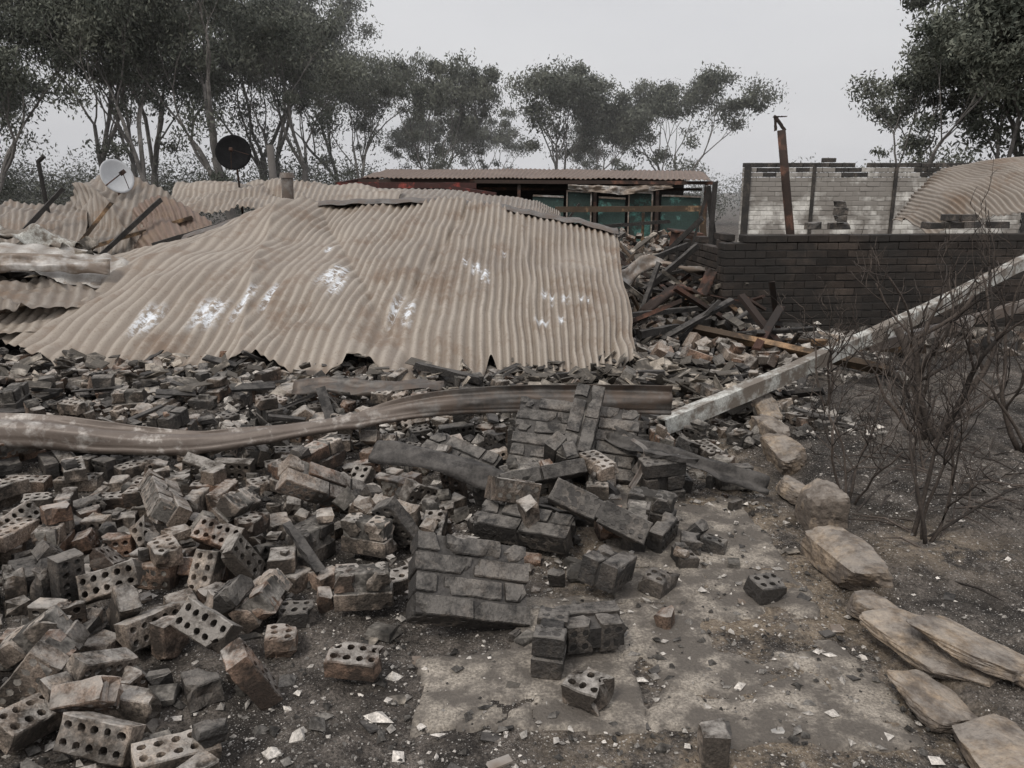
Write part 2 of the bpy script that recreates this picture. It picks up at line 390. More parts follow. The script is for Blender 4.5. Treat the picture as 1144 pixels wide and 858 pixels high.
# ------------------------------------------------------------------ rigid body settled bricks
bodies=[]
def inside(x,y):
    if y<2.75:
        lim=-.80+ .06*math.sin(y*9)
        d=1.9 if x<lim-.45 else (.8 if x<lim else 0)
    elif y<3.3:
        d=2.1 if x<-.75 else (.8 if x<-.45 else (.5 if -.05<x<.55 else 0))
    elif y<4.0:
        d=2.1 if x<-.4 else (1.6 if x<.65 else (.5 if x<.9 else 0))
    elif y<4.9:
        d=1.5 if x<-.4 else (1.2 if x<1.0 else (1.2 if x<1.45 else 0))
    else:
        d=1.35 if x<1.3 else (.8 if x<2.2 else 0)
        if y>6.0: d*=.7
    return d
ly=1.55
g=.265
while ly<6.9:
    lx=-4.6 if ly>3.5 else -3.4
    while lx<2.3:
        d=inside(lx,ly); k=int(d)+(1 if random.random()<d-int(d) else 0)
        for l in range(k):
            x=lx+random.uniform(-.04,.04);y=ly+random.uniform(-.04,.04)
            z=float(hbase(x,y))+.16+.21*l+random.uniform(0,.02)
            r=random.random()
            far=ly>4.95
            if r<.70: kind=('b',random.choice([5,5,5,5,4,3,3,2]) if not far else random.choice([5,4,3,3,2]))
            elif r<.84: kind=('b',random.choice([3,2]))
            elif r<.96: kind=('c',(1,2))
            else: kind=('c',(2,2)) if (l==k-1 and not far and ly>2.9) else ('b',5)
            if kind==('c',(2,2)): z+=.25
            up=random.random()
            rot=(random.uniform(-35,35)+(90 if up<.22 else 0),random.uniform(-35,35),random.uniform(0,360))
            bodies.append((kind,(x,y,z),rot))
        if d>0 and ly>1.8:
            for q in range(random.choice([0,1,1,2,3]) + (1 if ly>3.4 else 0)+(1 if ly>4.9 else 0)):
                x=lx+random.uniform(-.12,.12);y=ly+random.uniform(-.12,.12)
                s=random.uniform(.025,.075)
                kind=('f',(round(s*random.uniform(1,1.7),2),round(s,2),round(s*random.uniform(.5,.9),2)))
                if random.random()<.022: kind=('s',(random.choice([.3,.42]),.04,.02))
                bodies.append((kind,(x,y,float(hbase(x,y))+.22*k+.22+.09*q),(random.uniform(-60,60) if kind[0]=='f' else random.uniform(-10,10),random.uniform(-20,20),random.uniform(0,360))))
        lx+=g
    ly+=g
print('bodies',len(bodies))
def kdims(kind):
    if kind[0]=='b': return (.23*kind[1]/5,.11,.076)
    if kind[0] in 'fs': return kind[1]
    return chunk_dims(*kind[1])
settled=[]
try:
    bpy.ops.rigidbody.world_add()
    rw=scene.rigidbody_world
    rw.substeps_per_frame=8; rw.solver_iterations=12; rw.time_scale=1.0
    rw.point_cache.frame_start=1; rw.point_cache.frame_end=80
    shapes={}
    tmp=[]
    def mk(kind,M):
        if kind not in shapes:
            me=bpy.data.meshes.new('t'); v,f=box(*kdims(kind)); me.from_pydata(v.tolist(),[],f); shapes[kind]=me
        o=bpy.data.objects.new('t',shapes[kind]); scene.collection.objects.link(o); o.matrix_world=M; tmp.append(o); return o
    act=[mk(b[0],mat4(b[1],b[2])) for b in bodies]
    hs=[mk((h[0],h[1]),mat4(h[2],h[3])) for h in heroes]
    tx=np.arange(-6,4.01,.12);ty=np.arange(.4,8.5,.12); TX,TY=np.meshgrid(tx,ty)
    ii=np.arange(len(tx)*len(ty)).reshape(len(ty),len(tx))
    FF=np.stack([ii[:-1,:-1],ii[:-1,1:],ii[1:,1:],ii[1:,:-1]],-1).reshape(-1,4)
    me=bpy.data.meshes.new('tt'); me.from_pydata(np.stack([TX.ravel(),TY.ravel(),hbase(TX,TY).ravel()-.008],1).tolist(),[],FF.tolist())
    ter=bpy.data.objects.new('tt',me); scene.collection.objects.link(ter); tmp.append(ter)
    vl=bpy.context.view_layer; vl.update()
    def sel(l):
        bpy.ops.object.select_all(action='DESELECT')
        for o in l: o.select_set(True)
        vl.objects.active=l[0]
    sel(act); bpy.ops.rigidbody.objects_add(type='ACTIVE')
    sel(hs+[ter]); bpy.ops.rigidbody.objects_add(type='PASSIVE')
    for o in act+hs:
        r=o.rigid_body; r.collision_shape='BOX'; r.friction=.85; r.restitution=0; r.use_margin=True; r.collision_margin=.001
    for o,b in zip(act,bodies): o.rigid_body.linear_damping=.12; o.rigid_body.angular_damping=.35; o.rigid_body.mass=3 if b[0][0] in 'bc' else .6
    ter.rigid_body.collision_shape='MESH'; ter.rigid_body.friction=1; ter.rigid_body.use_margin=True; ter.rigid_body.collision_margin=.006
    for f in range(1,58): scene.frame_set(f)
    dg=bpy.context.evaluated_depsgraph_get()
    settled=[o.evaluated_get(dg).matrix_world.copy() for o in act]
    bpy.ops.rigidbody.world_remove()
    for o in tmp: bpy.data.objects.remove(o)
    scene.frame_set(1)
    print('SIM','t',time.time()-T0)
except Exception as e:
    print('SIM FAIL',e); settled=[mat4((b[1][0],b[1][1],float(hbase(b[1][0],b[1][1]))+.05),b[2]) for b in bodies]
mbA=MB()
for b,M in zip(bodies,settled):
    p=M.translation
    if p.z<float(hbase(p.x,p.y))-.1: continue
    kind=b[0]; far=p.y>5.6
    pb=.18+.53*float(sm(-.7,.2,p.x)*sm(3.0,3.8,p.y)*(1-sm(5,5.6,p.y)))+.10*float(sm(4.6,5.6,p.y))
    dark=random.random()<pb
    mi=1 if dark else 0
    if kind[0]=='b': add_brick(mbA,M,kind[1],far,None,mi,solid=random.random()<(.45 if kind[1]<5 else .2))
    elif kind[0]=='c': add_chunk(mbA,M,*kind[1],simple=far,mat=mi,mort=2)
    elif kind[0]=='f':
        L,W,Hh=kind[1]
        v,f=box(L,W,Hh,min(L,W,Hh)*.22); v=v+RNG.normal(0,min(L,W,Hh)*.13,v.shape)
        mbA.add(xf(v,M),f,random.random(),random.choice([0,0,0,1,1,2,2]))
    else:
        L,W,Hh=kind[1]
        a=M@Vector((-L/2,0,0)); c=M@Vector((L/2,0,0)); beam(mbA,a,c,W,Hh,seg=7,jit=.006,tint=random.random(),mat=3)
mbA.obj('fallen_brick_rubble',[M_brick,M_black,M_mort,M_char])
for h in heroes:
    m=MB(); M=mat4(h[2],h[3])
    if h[0]=='b': add_brick(m,M,h[1],False,h[5],0); nm='hollow_brick'
    else: add_chunk(m,M,*h[1],tint=h[5]); nm='broken_brickwork_chunk'
    m.obj(nm,[M_black if h[4] else M_brick,M_mort if not h[4] else M_char])
print('bricks done',time.time()-T0)
# ------------------------------------------------------------------ far rubble, chips, shards, sticks
mb=MB()
def scatter_brick(x,y,lift=0,mats=(0,1),p=.5):
    z=float(hbase(x,y))+lift
    M=mat4((x,y,z),(random.gauss(0,28)+(90 if random.random()<.2 else 0),random.gauss(0,28),random.uniform(0,360)))
    add_brick(mb,M,random.choice([5,5,4,3,2]),True,None,mats[0] if random.random()<p else mats[1])
for i in range(900):
    y=random.uniform(6.8,14);x=random.uniform(1.15,2.45) if y<9 else random.uniform(1.0,1.5+ .16*y)
    scatter_brick(x,y,random.uniform(0,.16)*(1+ (y-7)*.14),p=.8)
for i in range(140):
    scatter_brick(random.uniform(2.2,6.5),random.uniform(7.6,8.7),random.uniform(0,.07),p=.5)
for i in range(500):
    scatter_brick(random.uniform(-6,6),random.uniform(13.5,21),random.uniform(.25,.6),p=.7)
for i in range(240):
    scatter_brick(random.uniform(-5.5,1.2),random.uniform(5.9,7.1),random.uniform(-.02,.05),p=.75)
mb.obj('distant_brick_rubble',[M_brick,M_black])
mb=MB()
OCT=np.array([(1,0,0),(0,1,0),(-1,0,0),(0,-1,0),(0,0,1),(0,0,-1)],float); OF=np.array([(0,1,4),(1,2,4),(2,3,4),(3,0,4),(1,0,5),(2,1,5),(3,2,5),(0,3,5)])
def chips(n,x0,x1,y0,y1,smin,smax,test=None,dz=0):
    xs=RNG.uniform(x0,x1,n); u=RNG.uniform(0,1,n); ys=y0+(y1-y0)*u**1.3
    if test is not None:
        k=test(xs,ys); xs,ys=xs[k],ys[k]
    n=len(xs); zs=hfine(xs,ys)+dz
    s=smin*(smax/smin)**(RNG.uniform(0,1,n)**2.2)
    v=OCT[None]*RNG.uniform(.45,1.25,(n,6,1))+RNG.normal(0,.18,(n,6,3))
    a=RNG.uniform(0,6.28,n);ca,sa=np.cos(a),np.sin(a)
    v=v*np.stack([s,s*RNG.uniform(.5,1,n),s*RNG.uniform(.35,.8,n)],1)[:,None]
    x=v[...,0]*ca[:,None]-v[...,1]*sa[:,None]; y=v[...,0]*sa[:,None]+v[...,1]*ca[:,None]
    V=np.stack([x+xs[:,None],y+ys[:,None],v[...,2]+zs[:,None]+.2*s[:,None]],-1).reshape(-1,3)
    Fc=(OF[None]+np.arange(n)[:,None,None]*6).reshape(-1,3)
    mb.add(V,Fc,np.repeat(RNG.uniform(0,1,n)**1.5,6))
chips(18000,-3.2,3.2,1.4,5.0,.003,.015)
chips(8500,-4.6,3.4,1.6,6.8,.008,.045,lambda x,y:(x<-.3)|(y>3.7)&(x<1.4))
chips(2600,-.5,1.35,1.6,4.4,.004,.026,None,.008)
chips(5000,-5.5,2.4,4.8,7.2,.012,.07,None,.03)
chips(2500,1.1,3.5,6.5,13,.02,.09,None,.06)
mb.obj('ash_and_gravel',M_chip)
mb=MB()
def plate(x,y,z,L,W,T,rot,tint,mat):
    v,f=box(L,W,T); v=v+np.array([[random.uniform(-.25,.25)*min(L,W)*.5,random.uniform(-.25,.25)*min(L,W)*.5,0] for _ in v])
    mb.add(xf(v,mat4((x,y,z),rot)),f,tint,mat)
def H(x,y): return float(hbase(x,y))
for i in range(620):
    q=random.random()
    if q<.5: x,y=random.uniform(.1,1.9),random.uniform(5.4,6.7)
    elif q<.65: x,y=random.uniform(-5,-2.6),random.uniform(5.4,6.6)
    elif q<.8: x,y=random.uniform(-2.5,.5),random.uniform(5.4,6.5)
    else: x,y=random.uniform(1.3,2.6),random.uniform(7,12)
    plate(x,y,H(x,y)+random.uniform(.04,.17),random.uniform(.05,.2),random.uniform(.04,.12),.01,(random.gauss(0,22),random.gauss(0,22),random.uniform(0,360)),random.random(),0)
for i in range(90):
    x,y=random.uniform(-4.8,2.4),random.uniform(4.9,7.0)
    plate(x,y,H(x,y)+random.uniform(.04,.14),random.uniform(.15,.45),random.uniform(.03,.09),random.uniform(.01,.03),(random.gauss(0,15),random.gauss(0,18),random.uniform(0,360)),random.random(),1)
for i in range(130):
    x,y=random.uniform(1.1,2.9),random.uniform(7.2,13)
    plate(x,y,H(x,y)+random.uniform(.10,.42),random.uniform(.2,1.0),random.uniform(.03,.08),random.uniform(.015,.05),(random.gauss(0,15),random.gauss(0,26),random.uniform(0,360)),random.random(),random.choice([1,1,2,3,3,0]))
for i in range(34):
    x,y=random.uniform(-.6,2.3),random.uniform(1.9,3.6)
    plate(x,y,float(hfine(x,y))+.006,random.uniform(.03,.08),random.uniform(.02,.05),.006,(random.gauss(0,6),random.gauss(0,6),random.uniform(0,360)),random.random(),random.choice([0,1,1,1,4]))
mb.obj('debris_shards',[M_plaster,M_char,M_timber,M_rust,M_galv])
# ------------------------------------------------------------------ corrugated sheets
def corr(name,T,B,pitch=.085,amp=.013,nt=70,dent=.03,seed=0,mat=None,marks=(),ragged=.05,notches=(),sag=0,seams=9,parent=None,spc=8,creases=(),wander=.03,curl=0):
    LT=np.linalg.norm(np.diff(T,axis=0),axis=1).sum();LB=np.linalg.norm(np.diff(B,axis=0),axis=1).sum()
    n=max(4,int(round((LT+LB)/2/pitch))); cols=n*spc+1
    a=catmull(T,cols);b=catmull(B,cols)
    s=np.linspace(0,1,cols); t=np.linspace(0,1,nt)
    end=1+ragged*(fbm(s*14,s*0+seed,seed,3))
    if seams: end=end+.03*np.round(vn(s*n/seams*1.0,0*s,seed+3)*3)
    for (c,w,d) in notches: end=end-d*np.exp(-((s-c)/w)**2)
    S,Tt=np.meshgrid(s,t); TT=Tt*end[None]
    P=a[None]*(1-TT[...,None])+b[None]*TT[...,None]
    du=np.gradient(P,axis=1);dv=np.gradient(P,axis=0); nn=np.cross(du,dv); nn/=np.linalg.norm(nn,axis=2)[...,None]+1e-9
    nn*=np.sign(nn[...,2:3]+1e-6)
    L=(LT+LB)/2
    d=dent*fbm(S*L*.9,TT*3.0,seed+5,4)+sag*np.sin(math.pi*TT)+dent*.5*np.abs(fbm(S*L*1.7+TT*2,TT*1.3,seed+8,2))
    d=d+curl*sm(.82,1.0,TT)*(fbm(S*9,TT*2,seed+41,3)+.1)
    for (c,q,wd,dep) in creases: d=d+dep*np.exp(-np.abs(S-c-q*(TT-.5))/wd)
    w=np.sin(2*math.pi*n*S)
    ampv=amp*(1-.6*sm(.0,.35,fbm(S*L*.7,TT*2.5,seed+21,2)))
    seam=(.010*((S*n/seams)%1.0)) if seams else 0
    P=P+nn*(d+ampv*w+seam)[...,None]
    P[...,0]+=wander*fbm(S*L*.5+3,TT*2.6,seed+31,3)*(TT*(1.2-TT))*3.2
    mk=np.zeros_like(S)
    for (c,q,rs,rt,st) in marks:
        mk=np.maximum(mk,np.exp(-(((S-c-(TT-q)*st)/rs)**4+((TT-q)/rt)**4)))
    m=MB(); idx=np.arange(P.shape[0]*P.shape[1]).reshape(P.shape[:2])
    F=np.stack([idx[:-1,:-1],idx[:-1,1:],idx[1:,1:],idx[1:,:-1]],-1).reshape(-1,4)
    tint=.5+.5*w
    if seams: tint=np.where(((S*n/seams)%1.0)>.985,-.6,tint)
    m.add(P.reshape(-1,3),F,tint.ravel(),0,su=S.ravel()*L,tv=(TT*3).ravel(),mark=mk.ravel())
    o=m.obj(name,mat,smooth=True,parent=parent)
    md=o.modifiers.new('th','SOLIDIFY'); md.thickness=.002
    return o,P
T=[(-4.9,10.5,.82),(-4.3,10.5,1.06),(-2.93,10.5,1.45),(-1.98,10.4,1.50),(-1.04,10.2,1.52),(-.24,10.0,1.46),(.51,9.6,1.34),(1.21,9.2,1.20)]
B=[(-6.3,7.4,.30),(-5.19,7.1,.22),(-3.54,6.35,.20),(-2.33,6.5,.26),(-1.30,6.3,.24),(-.235,6.05,.15),(.43,6.15,.18),(1.04,6.6,.20)]
roof=empty('collapsed_corrugated_roof')
marks=[(.49,.60,.012,.06,-.1),(.505,.66,.008,.05,0),(.60,.74,.006,.06,0),(.618,.76,.006,.05,0),(.70,.50,.008,.03,0),(.715,.54,.008,.04,0),(.68,.46,.006,.02,0),(.36,.80,.015,.05,0),(.395,.76,.006,.07,0),(.42,.72,.005,.06,0),(.30,.82,.010,.05,0),(.83,.62,.006,.025,0),(.845,.65,.004,.03,0),(.872,.66,.008,.018,0),(.90,.66,.005,.02,0),(.825,.76,.012,.014,0),(.86,.77,.006,.014,0),(.915,.67,.004,.02,0),(.45,.42,.005,.02,0),(.75,.36,.004,.015,0)]
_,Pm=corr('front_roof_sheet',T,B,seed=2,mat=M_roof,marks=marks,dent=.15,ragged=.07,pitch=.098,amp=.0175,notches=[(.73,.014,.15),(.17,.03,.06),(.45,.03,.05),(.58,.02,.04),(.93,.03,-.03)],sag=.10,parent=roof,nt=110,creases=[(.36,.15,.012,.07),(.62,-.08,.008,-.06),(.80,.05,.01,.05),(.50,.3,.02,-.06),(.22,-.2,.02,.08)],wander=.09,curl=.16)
T2=[tuple(np.array(p)+np.array([0,.02,-.01])) for p in T]
B2=[(p[0]-.1,p[1]+2.6,max(.5,p[2]-.75)) for p in T]
corr('back_roof_sheet',T2,B2,seed=4,mat=M_roof2,dent=.05,parent=roof,nt=30)
m=MB(); rp=catmull(T[1:],60)
sec=[(-.13,-.028),(-.07,.004),(0,.03),(.07,.004),(.13,-.028)]
V=[];Fq=[]
for i,p in enumerate(rp):
    for (o,z) in sec: V.append((p[0],p[1]+o,p[2]+z+.022+.008*math.sin(i*1.7)+.03*float(vn(i*.3,0,4))))
for i in range(59):
    for j in range(4): Fq.append((i*5+j,i*5+j+1,i*5+j+6,i*5+j+5))
m.add(V,Fq,.2); m.obj('ridge_cap',M_gutter,smooth=True,parent=roof)
m=MB()
for x0,x1 in((-3.2,-3.0),(-1.6,-1.5),(0,.1),(.85,.95)):
    beam(m,(x1,10.0,1.05),(x0,7.0,.12),.09,.07,mat=0)
m.obj('burnt_rafters',M_char,parent=roof)
corr('fallen_roof_sheet',[(-7.2,13,1.35),(-6.3,12.8,1.90),(-5.3,12.6,1.55),(-4.6,12.4,1.1)],[(-6.6,11.2,.55),(-5.8,10.9,.75),(-5.0,10.9,.6),(-4.4,10.8,.55)],seed=12,mat=M_roof2,dent=.24,ragged=.2,nt=40,pitch=.1,amp=.016,creases=[(.4,.5,.03,.18),(.7,-.4,.02,-.14)])
corr('fallen_roof_sheet',[(-8.6,12.5,1.45),(-7.6,12.6,1.4),(-6.5,12.6,1.55)],[(-7.6,10.6,.5),(-6.7,10.4,.75),(-5.7,10.4,.7)],seed=22,mat=M_roof2,dent=.27,ragged=.2,nt=40,pitch=.1,amp=.016)
corr('fallen_roof_sheet',[(-5.9,11.8,1.1),(-5.3,12.0,1.55),(-4.5,11.9,1.3)],[(-5.2,11.0,.6),(-4.6,10.9,.9),(-4.0,11.0,.95)],seed=25,mat=M_roof3,dent=.22,ragged=.25,nt=30,pitch=.1,amp=.016)
corr('fallen_roof_sheet',[(-7.0,17,1.80),(-5.5,17,1.98),(-4.0,17,1.86),(-2.2,16.6,1.74)],[(-6.2,13.6,1.1),(-4.6,13.4,1.35),(-3.4,13.2,1.2),(-2.0,13.2,1.2)],seed=31,mat=M_roof,dent=.2,nt=30,pitch=.11,amp=.018,creases=[(.5,.4,.03,-.12)])
corr('fallen_roof_sheet',[(-3.6,19,1.70),(-1.5,19,1.68),(.3,18,1.5),(1.0,17.6,1.2)],[(-3.2,14.6,1.40),(-1.4,14.4,1.45),(.2,14.2,1.3),(.9,14,1.1)],seed=41,mat=M_roof2,dent=.1,nt=30,pitch=.11,amp=.018)
corr('curved_roof_sheet',[(5.35,11.2,1.22),(5.65,11.2,1.70),(6.1,11.2,1.98),(6.9,11.2,2.08),(9.5,11,2.1)],[(5.30,10.2,1.12),(5.85,9.9,1.35),(6.5,9.7,1.45),(7.2,9.7,1.45),(9.5,9.7,1.4)],seed=51,mat=M_roof2,dent=.09,nt=40,seams=0,sag=.14,pitch=.11,amp=.018)
corr('crumpled_roof_sheet',[(-6.8,8.6,1.10),(-5.6,8.7,1.12),(-4.8,8.9,1.05),(-4.2,8.9,.95)],[(-6.6,7.9,.82),(-5.4,7.8,.84),(-4.6,7.9,.80),(-4.0,8.3,.74)],seed=71,mat=M_roofp,dent=.10,ragged=.3,nt=30,pitch=.3,amp=.012,seams=0,creases=[(.3,.6,.03,.08),(.6,-.7,.02,-.06)])
corr('crumpled_roof_sheet',[(-6.8,8.2,.80),(-5.5,8.1,.84),(-4.7,8.1,.78),(-4.0,8.5,.72)],[(-6.6,7.3,.50),(-5.3,7.2,.60),(-4.5,7.4,.56),(-3.7,7.9,.55)],seed=81,mat=M_roof2,dent=.12,ragged=.25,nt=30,pitch=.14,amp=.014,seams=0,creases=[(.2,.8,.03,.07),(.5,-.6,.02,-.08),(.8,.4,.02,.06)])
corr('crumpled_roof_sheet',[(-6.8,7.7,.55),(-5.6,7.6,.60),(-4.9,7.6,.58),(-4.3,7.9,.55)],[(-6.4,6.9,.30),(-5.5,6.9,.40),(-4.9,7.0,.38),(-4.1,7.3,.36)],seed=91,mat=M_roof,dent=.1,ragged=.25,nt=30,pitch=.1,amp=.014,seams=0)
def ribbon(mb,path,w,normal=(0,-.5,.85),n=50,curl=.0,crn=8,tint=.5,mat=0,seed=0,wav=.015,prof=None):
    P=catmull(path,n); d=np.gradient(P,axis=0); d/=np.linalg.norm(d,axis=1)[:,None]
    W=np.asarray(w,float)*np.ones(n) if np.isscalar(w) else np.interp(np.linspace(0,1,n),np.linspace(0,1,len(w)),w)
    C=curl*np.ones(n) if np.isscalar(curl) else np.interp(np.linspace(0,1,n),np.linspace(0,1,len(curl)),curl)
    if np.ndim(normal)==1: NN=np.tile(np.array(normal,float),(n,1))
    else: NN=np.stack([np.interp(np.linspace(0,1,n),np.linspace(0,1,len(normal)),np.array(normal)[:,k]) for k in range(3)],1)
    s=np.cross(NN,d); s/=np.linalg.norm(s,axis=1)[:,None]; nn=np.cross(d,s)
    q=np.linspace(-1,1,crn+1); V=[]
    pf=np.interp(q,[p[0] for p in prof],[p[1] for p in prof]) if prof else np.zeros_like(q)
    for i in range(n):
        for a,pz in zip(q,pf):
            ang=a*C[i]
            r=(W[i]/2)/max(C[i],1e-3)
            off=s[i]*(math.sin(ang)*r if C[i]>1e-3 else a*W[i]/2)+nn[i]*((math.cos(ang)-1)*r if C[i]>1e-3 else 0)
            V.append(P[i]+off+nn[i]*(pz*W[i]+wav*float(fbm(P[i][0]*3+seed,P[i][1]*3+a,seed,3))))
    F=[(i*(crn+1)+j,i*(crn+1)+j+1,(i+1)*(crn+1)+j+1,(i+1)*(crn+1)+j) for i in range(n-1) for j in range(crn)]
    mb.add(V,F,np.repeat(np.full(n,tint) if np.isscalar(tint) else np.interp(np.linspace(0,1,n),np.linspace(0,1,len(tint)),tint),crn+1),mat)
def ribobj(name,mat,*a,smooth=True,**k):
    m=MB(); ribbon(m,*a,**k); o=m.obj(name,mat,smooth=smooth); md=o.modifiers.new('t','SOLIDIFY'); md.thickness=.003; return o
ribobj('bent_roof_flashing',M_galv,[(-7,7.75,.98),(-5.6,7.75,.98),(-4.9,7.9,.98),(-4.15,8.2,.90)],.22,curl=.2,seed=1,wav=.12,prof=[(-1,-.1),(-.6,.1),(.5,.1),(.6,-.1),(1,-.1)],crn=20,normal=(0,-.8,.6))
ribobj('torn_plastic_sheet',M_paint,[(-6.6,8.9,1.12),(-5.8,9.0,1.25),(-5.2,9.0,1.15),(-4.9,8.9,1.05)],.3,curl=.7,seed=19,wav=.3,crn=16)
gp=[(-1,-.10),(-.96,.02),(-.75,.02),(-.70,.0),(-.62,.06),(-.2,.12),(.15,.10),(.35,0.02),(.42,-.10),(.6,-.12),(.9,-.02),(1,.03)]
ribobj('fallen_gutter',M_gutter,[(-4.6,4.35,.36),(-3.02,4.45,.31),(-2.4,4.46,.25),(-1.83,4.5,.22),(-1.07,4.68,.28),(-.55,4.74,.36),(-.1,4.76,.39),(.4,4.76,.395),(1.0,4.76,.385)],[.23,.23,.21,.17,.14,.15,.17,.18,.19],
   normal=[(0,-.7,.7),(0,-.7,.7),(0,-.8,.6),(0,-.6,.8),(0,-.4,.9),(0,-.9,.4),(0,-1,.12),(0,-1,.10),(0,-1,.10)],n=170,curl=[.6,.6,.7,.8,.7,.3,.08,.05,.05],tint=[.75,.85,.95,1,1,.35,.05,.1,.15],wav=.03,crn=26,prof=gp)
ribobj('twisted_metal_strip',M_char,[(-.75,4.05,.30),(-.45,3.92,.30),(-.15,3.80,.26),(.05,3.68,.22)],.15,curl=.5,n=40,tint=.8,wav=.06)
ribobj('twisted_metal_strip',M_char,[(.55,4.3,.32),(.8,4.1,.29),(1.1,4.03,.20),(1.38,3.98,.12)],.14,curl=.4,n=40,tint=.6,wav=.09)
ribobj('twisted_metal_strip',M_gutter,[(.66,4.12,.34),(.72,4.03,.30),(.68,3.93,.22),(.62,3.88,.14)],.03,curl=.4,n=40,tint=.3,wav=.03)
ribobj('twisted_metal_strip',M_gutter,[(-1.6,5.6,.28),(-1.0,5.5,.31),(-.5,5.6,.28)],.14,curl=.2,n=30,tint=.1,wav=.10)
ribobj('twisted_metal_strip',M_rust,[(1.4,8.3,.45),(1.8,8.6,.62),(2.1,8.8,.55),(2.3,9.1,.8)],.14,curl=.5,n=40,tint=.6,wav=.12)
ribobj('twisted_metal_strip',M_galv,[(1.3,9.6,.6),(1.7,9.9,.8),(2.2,9.8,.72),(2.6,10.1,.6)],.16,curl=.4,n=40,tint=.3,wav=.15)
# ------------------------------------------------------------------ painted channel beam
def channel(name,p0,p1,w,h,t,mat):
    m=MB(); p0=np.array(p0,float);p1=np.array(p1,float); d=p1-p0;L=np.linalg.norm(d);d/=L
    s=np.cross(d,(0,0,1));s/=np.linalg.norm(s);u=np.cross(s,d)
    prof=[(-w/2,h/2),(w/2,h/2),(w/2,-h/2),(w/2-t,-h/2),(w/2-t,h/2-t),(-w/2+t,h/2-t),(-w/2+t,-h/2),(-w/2,-h/2)]
    n=60;V=[];F=[]
    for i in range(n+1):
        q=i/n; c=p0+d*L*q+u*(-.06*math.sin(q*3.1)+.02*float(vn(q*9,0,8)))+s*.05*float(vn(q*6,0,3))
        for a,b in prof: V.append(c+s*(a+.008*float(vn(q*30,a*30,2)))+u*(b+.008*float(vn(q*30,b*30,5))))
    for i in range(n):
        for j in range(8):
            l=(j+1)%8; F.append((i*8+j,i*8+l,i*8+8+l,i*8+8+j))
    F.append(tuple(range(7,-1,-1)));F.append(tuple(n*8+j for j in range(8)))
    m.add(V,F,.5); return m.obj(name,mat)
channel('painted_steel_beam',(1.0,4.96,.15),(5.9,8.3,1.24),.09,.11,.01,M_paint)
channel('painted_steel_beam',(3.0,6.5,.38),(6.4,7.9,1.02),.07,.09,.01,M_gutter)
m=MB(); beam(m,(1.62,7.8,.36),(3.15,6.4,.20),.05,.13,roll=.9,tint=.8); beam(m,(2.6,7.9,.16),(3.9,7.3,.22),.05,.1,roll=.3); m.obj('fallen_timber_plank',M_timber)
m=MB(); beam(m,(1.2,7.3,.35),(2.1,8.1,.35),.06,.07); beam(m,(1.15,8.0,.42),(2.3,8.8,.4),.07,.05); beam(m,(1.6,9.5,.5),(2.3,9.9,1.0),.05,.07); beam(m,(.3,6.0,.25),(1.2,6.05,.26),.05,.05);beam(m,(-.75,6.0,.34),(-.25,5.75,.28),.06,.05)
beam(m,(1.3,10.4,.6),(2.4,10.9,.95),.06,.06);beam(m,(1.9,11.4,.5),(2.6,11.0,1.3),.05,.07);beam(m,(1.4,8.6,.3),(1.7,9.2,.85),.05,.05)
m.obj('charred_timber',M_char)
# ------------------------------------------------------------------ brick walls
def wall(name,loc,ang,L,courses,mat,top=None,openings=(),piers=(),z0=0,wyth=1,mort=None):
    m=MB(); R=mat4(loc,(0,0,ang))
    for w in range(wyth):
      for c in range(courses):
        z=z0+.043+c*.086; x=0 if c%2 else -.12
        while x<L:
            x0=max(0,x);x1=min(L,x+.23)
            xc=(x0+x1)/2
            lim=top(xc) if top else 1e9
            op=any(a<xc<b and p<z<q for a,b,p,q in openings)
            if x1-x0>.05 and z<lim and not op:
                v,f=box(x1-x0,.11,.076,.005); v=v+RNG.normal(0,.0016,v.shape)
                M=R@mat4((xc,w*.125+random.uniform(-.004,.004),z),(random.gauss(0,.6),0,random.gauss(0,.5)))
                m.add(xf(v,M),f,random.random(),0 if (mat!=M_white or z<lim-.1-.12*(math.sin(xc*4.1)>.5)) else 2)
            x+=.24
    hmin=min([top(x) for x in np.linspace(0,L,30)]) if top else courses*.086
    bv,bf=box(L-.02,.095+.125*(wyth-1)-.0,min(hmin,courses*.086)-.02)
    if not openings: m.add(xf(bv,R@Matrix.Translation((L/2,.0625*(wyth-1),z0+min(hmin,courses*.086)/2-.0))),bf,.3,1)
    for (px,pw,pd,ph) in piers:
        v,f=box(pw,pd,ph); m.add(xf(v,R@Matrix.Translation((px,-.07-pd/2,z0+ph/2))),f,.2,2)
    return m.obj(name,[mat,mort or M_char,M_char if mat!=M_white else M_black])
wall('burnt_brick_wall',(2.36,8.9,-.02),6,5.6,15,M_burnt,top=lambda x: 1.24 if x>.25 else 1.05+.5*x,wyth=2)
wall('burnt_brick_wall',(2.5,9.16,-.02),92,3.2,14,M_burnt,top=lambda x:1.15-.12*x+.1*math.sin(x*7))
wall('white_brick_wall',(4.25,15,-.15),0,5.2,28,M_white,top=lambda x:2.32+.05*math.sin(x*5)*(math.sin(x*13)>0) if x<4.6 else 2.3-.4*(x-4.6),piers=[(.06,.12,.04,2.27),(1.28,.06,.03,2.24),(2.78,.06,.03,2.24)],mort=M_wmort)
m=MB()
for i in range(4):
    add_brick(m,mat4((3.72+random.uniform(-.02,.02),9.15,1.275+.08*i),(0,0,random.uniform(-20,20)+(90 if i%2 else 0))),5 if i<2 else 3,True,random.random())
for x in (3.45,4.9,5.15,5.35,5.7): add_brick(m,mat4((x,9.1+.1*(x-2.4),1.275),(random.gauss(0,5),0,random.uniform(-60,60))),5,True,random.random())
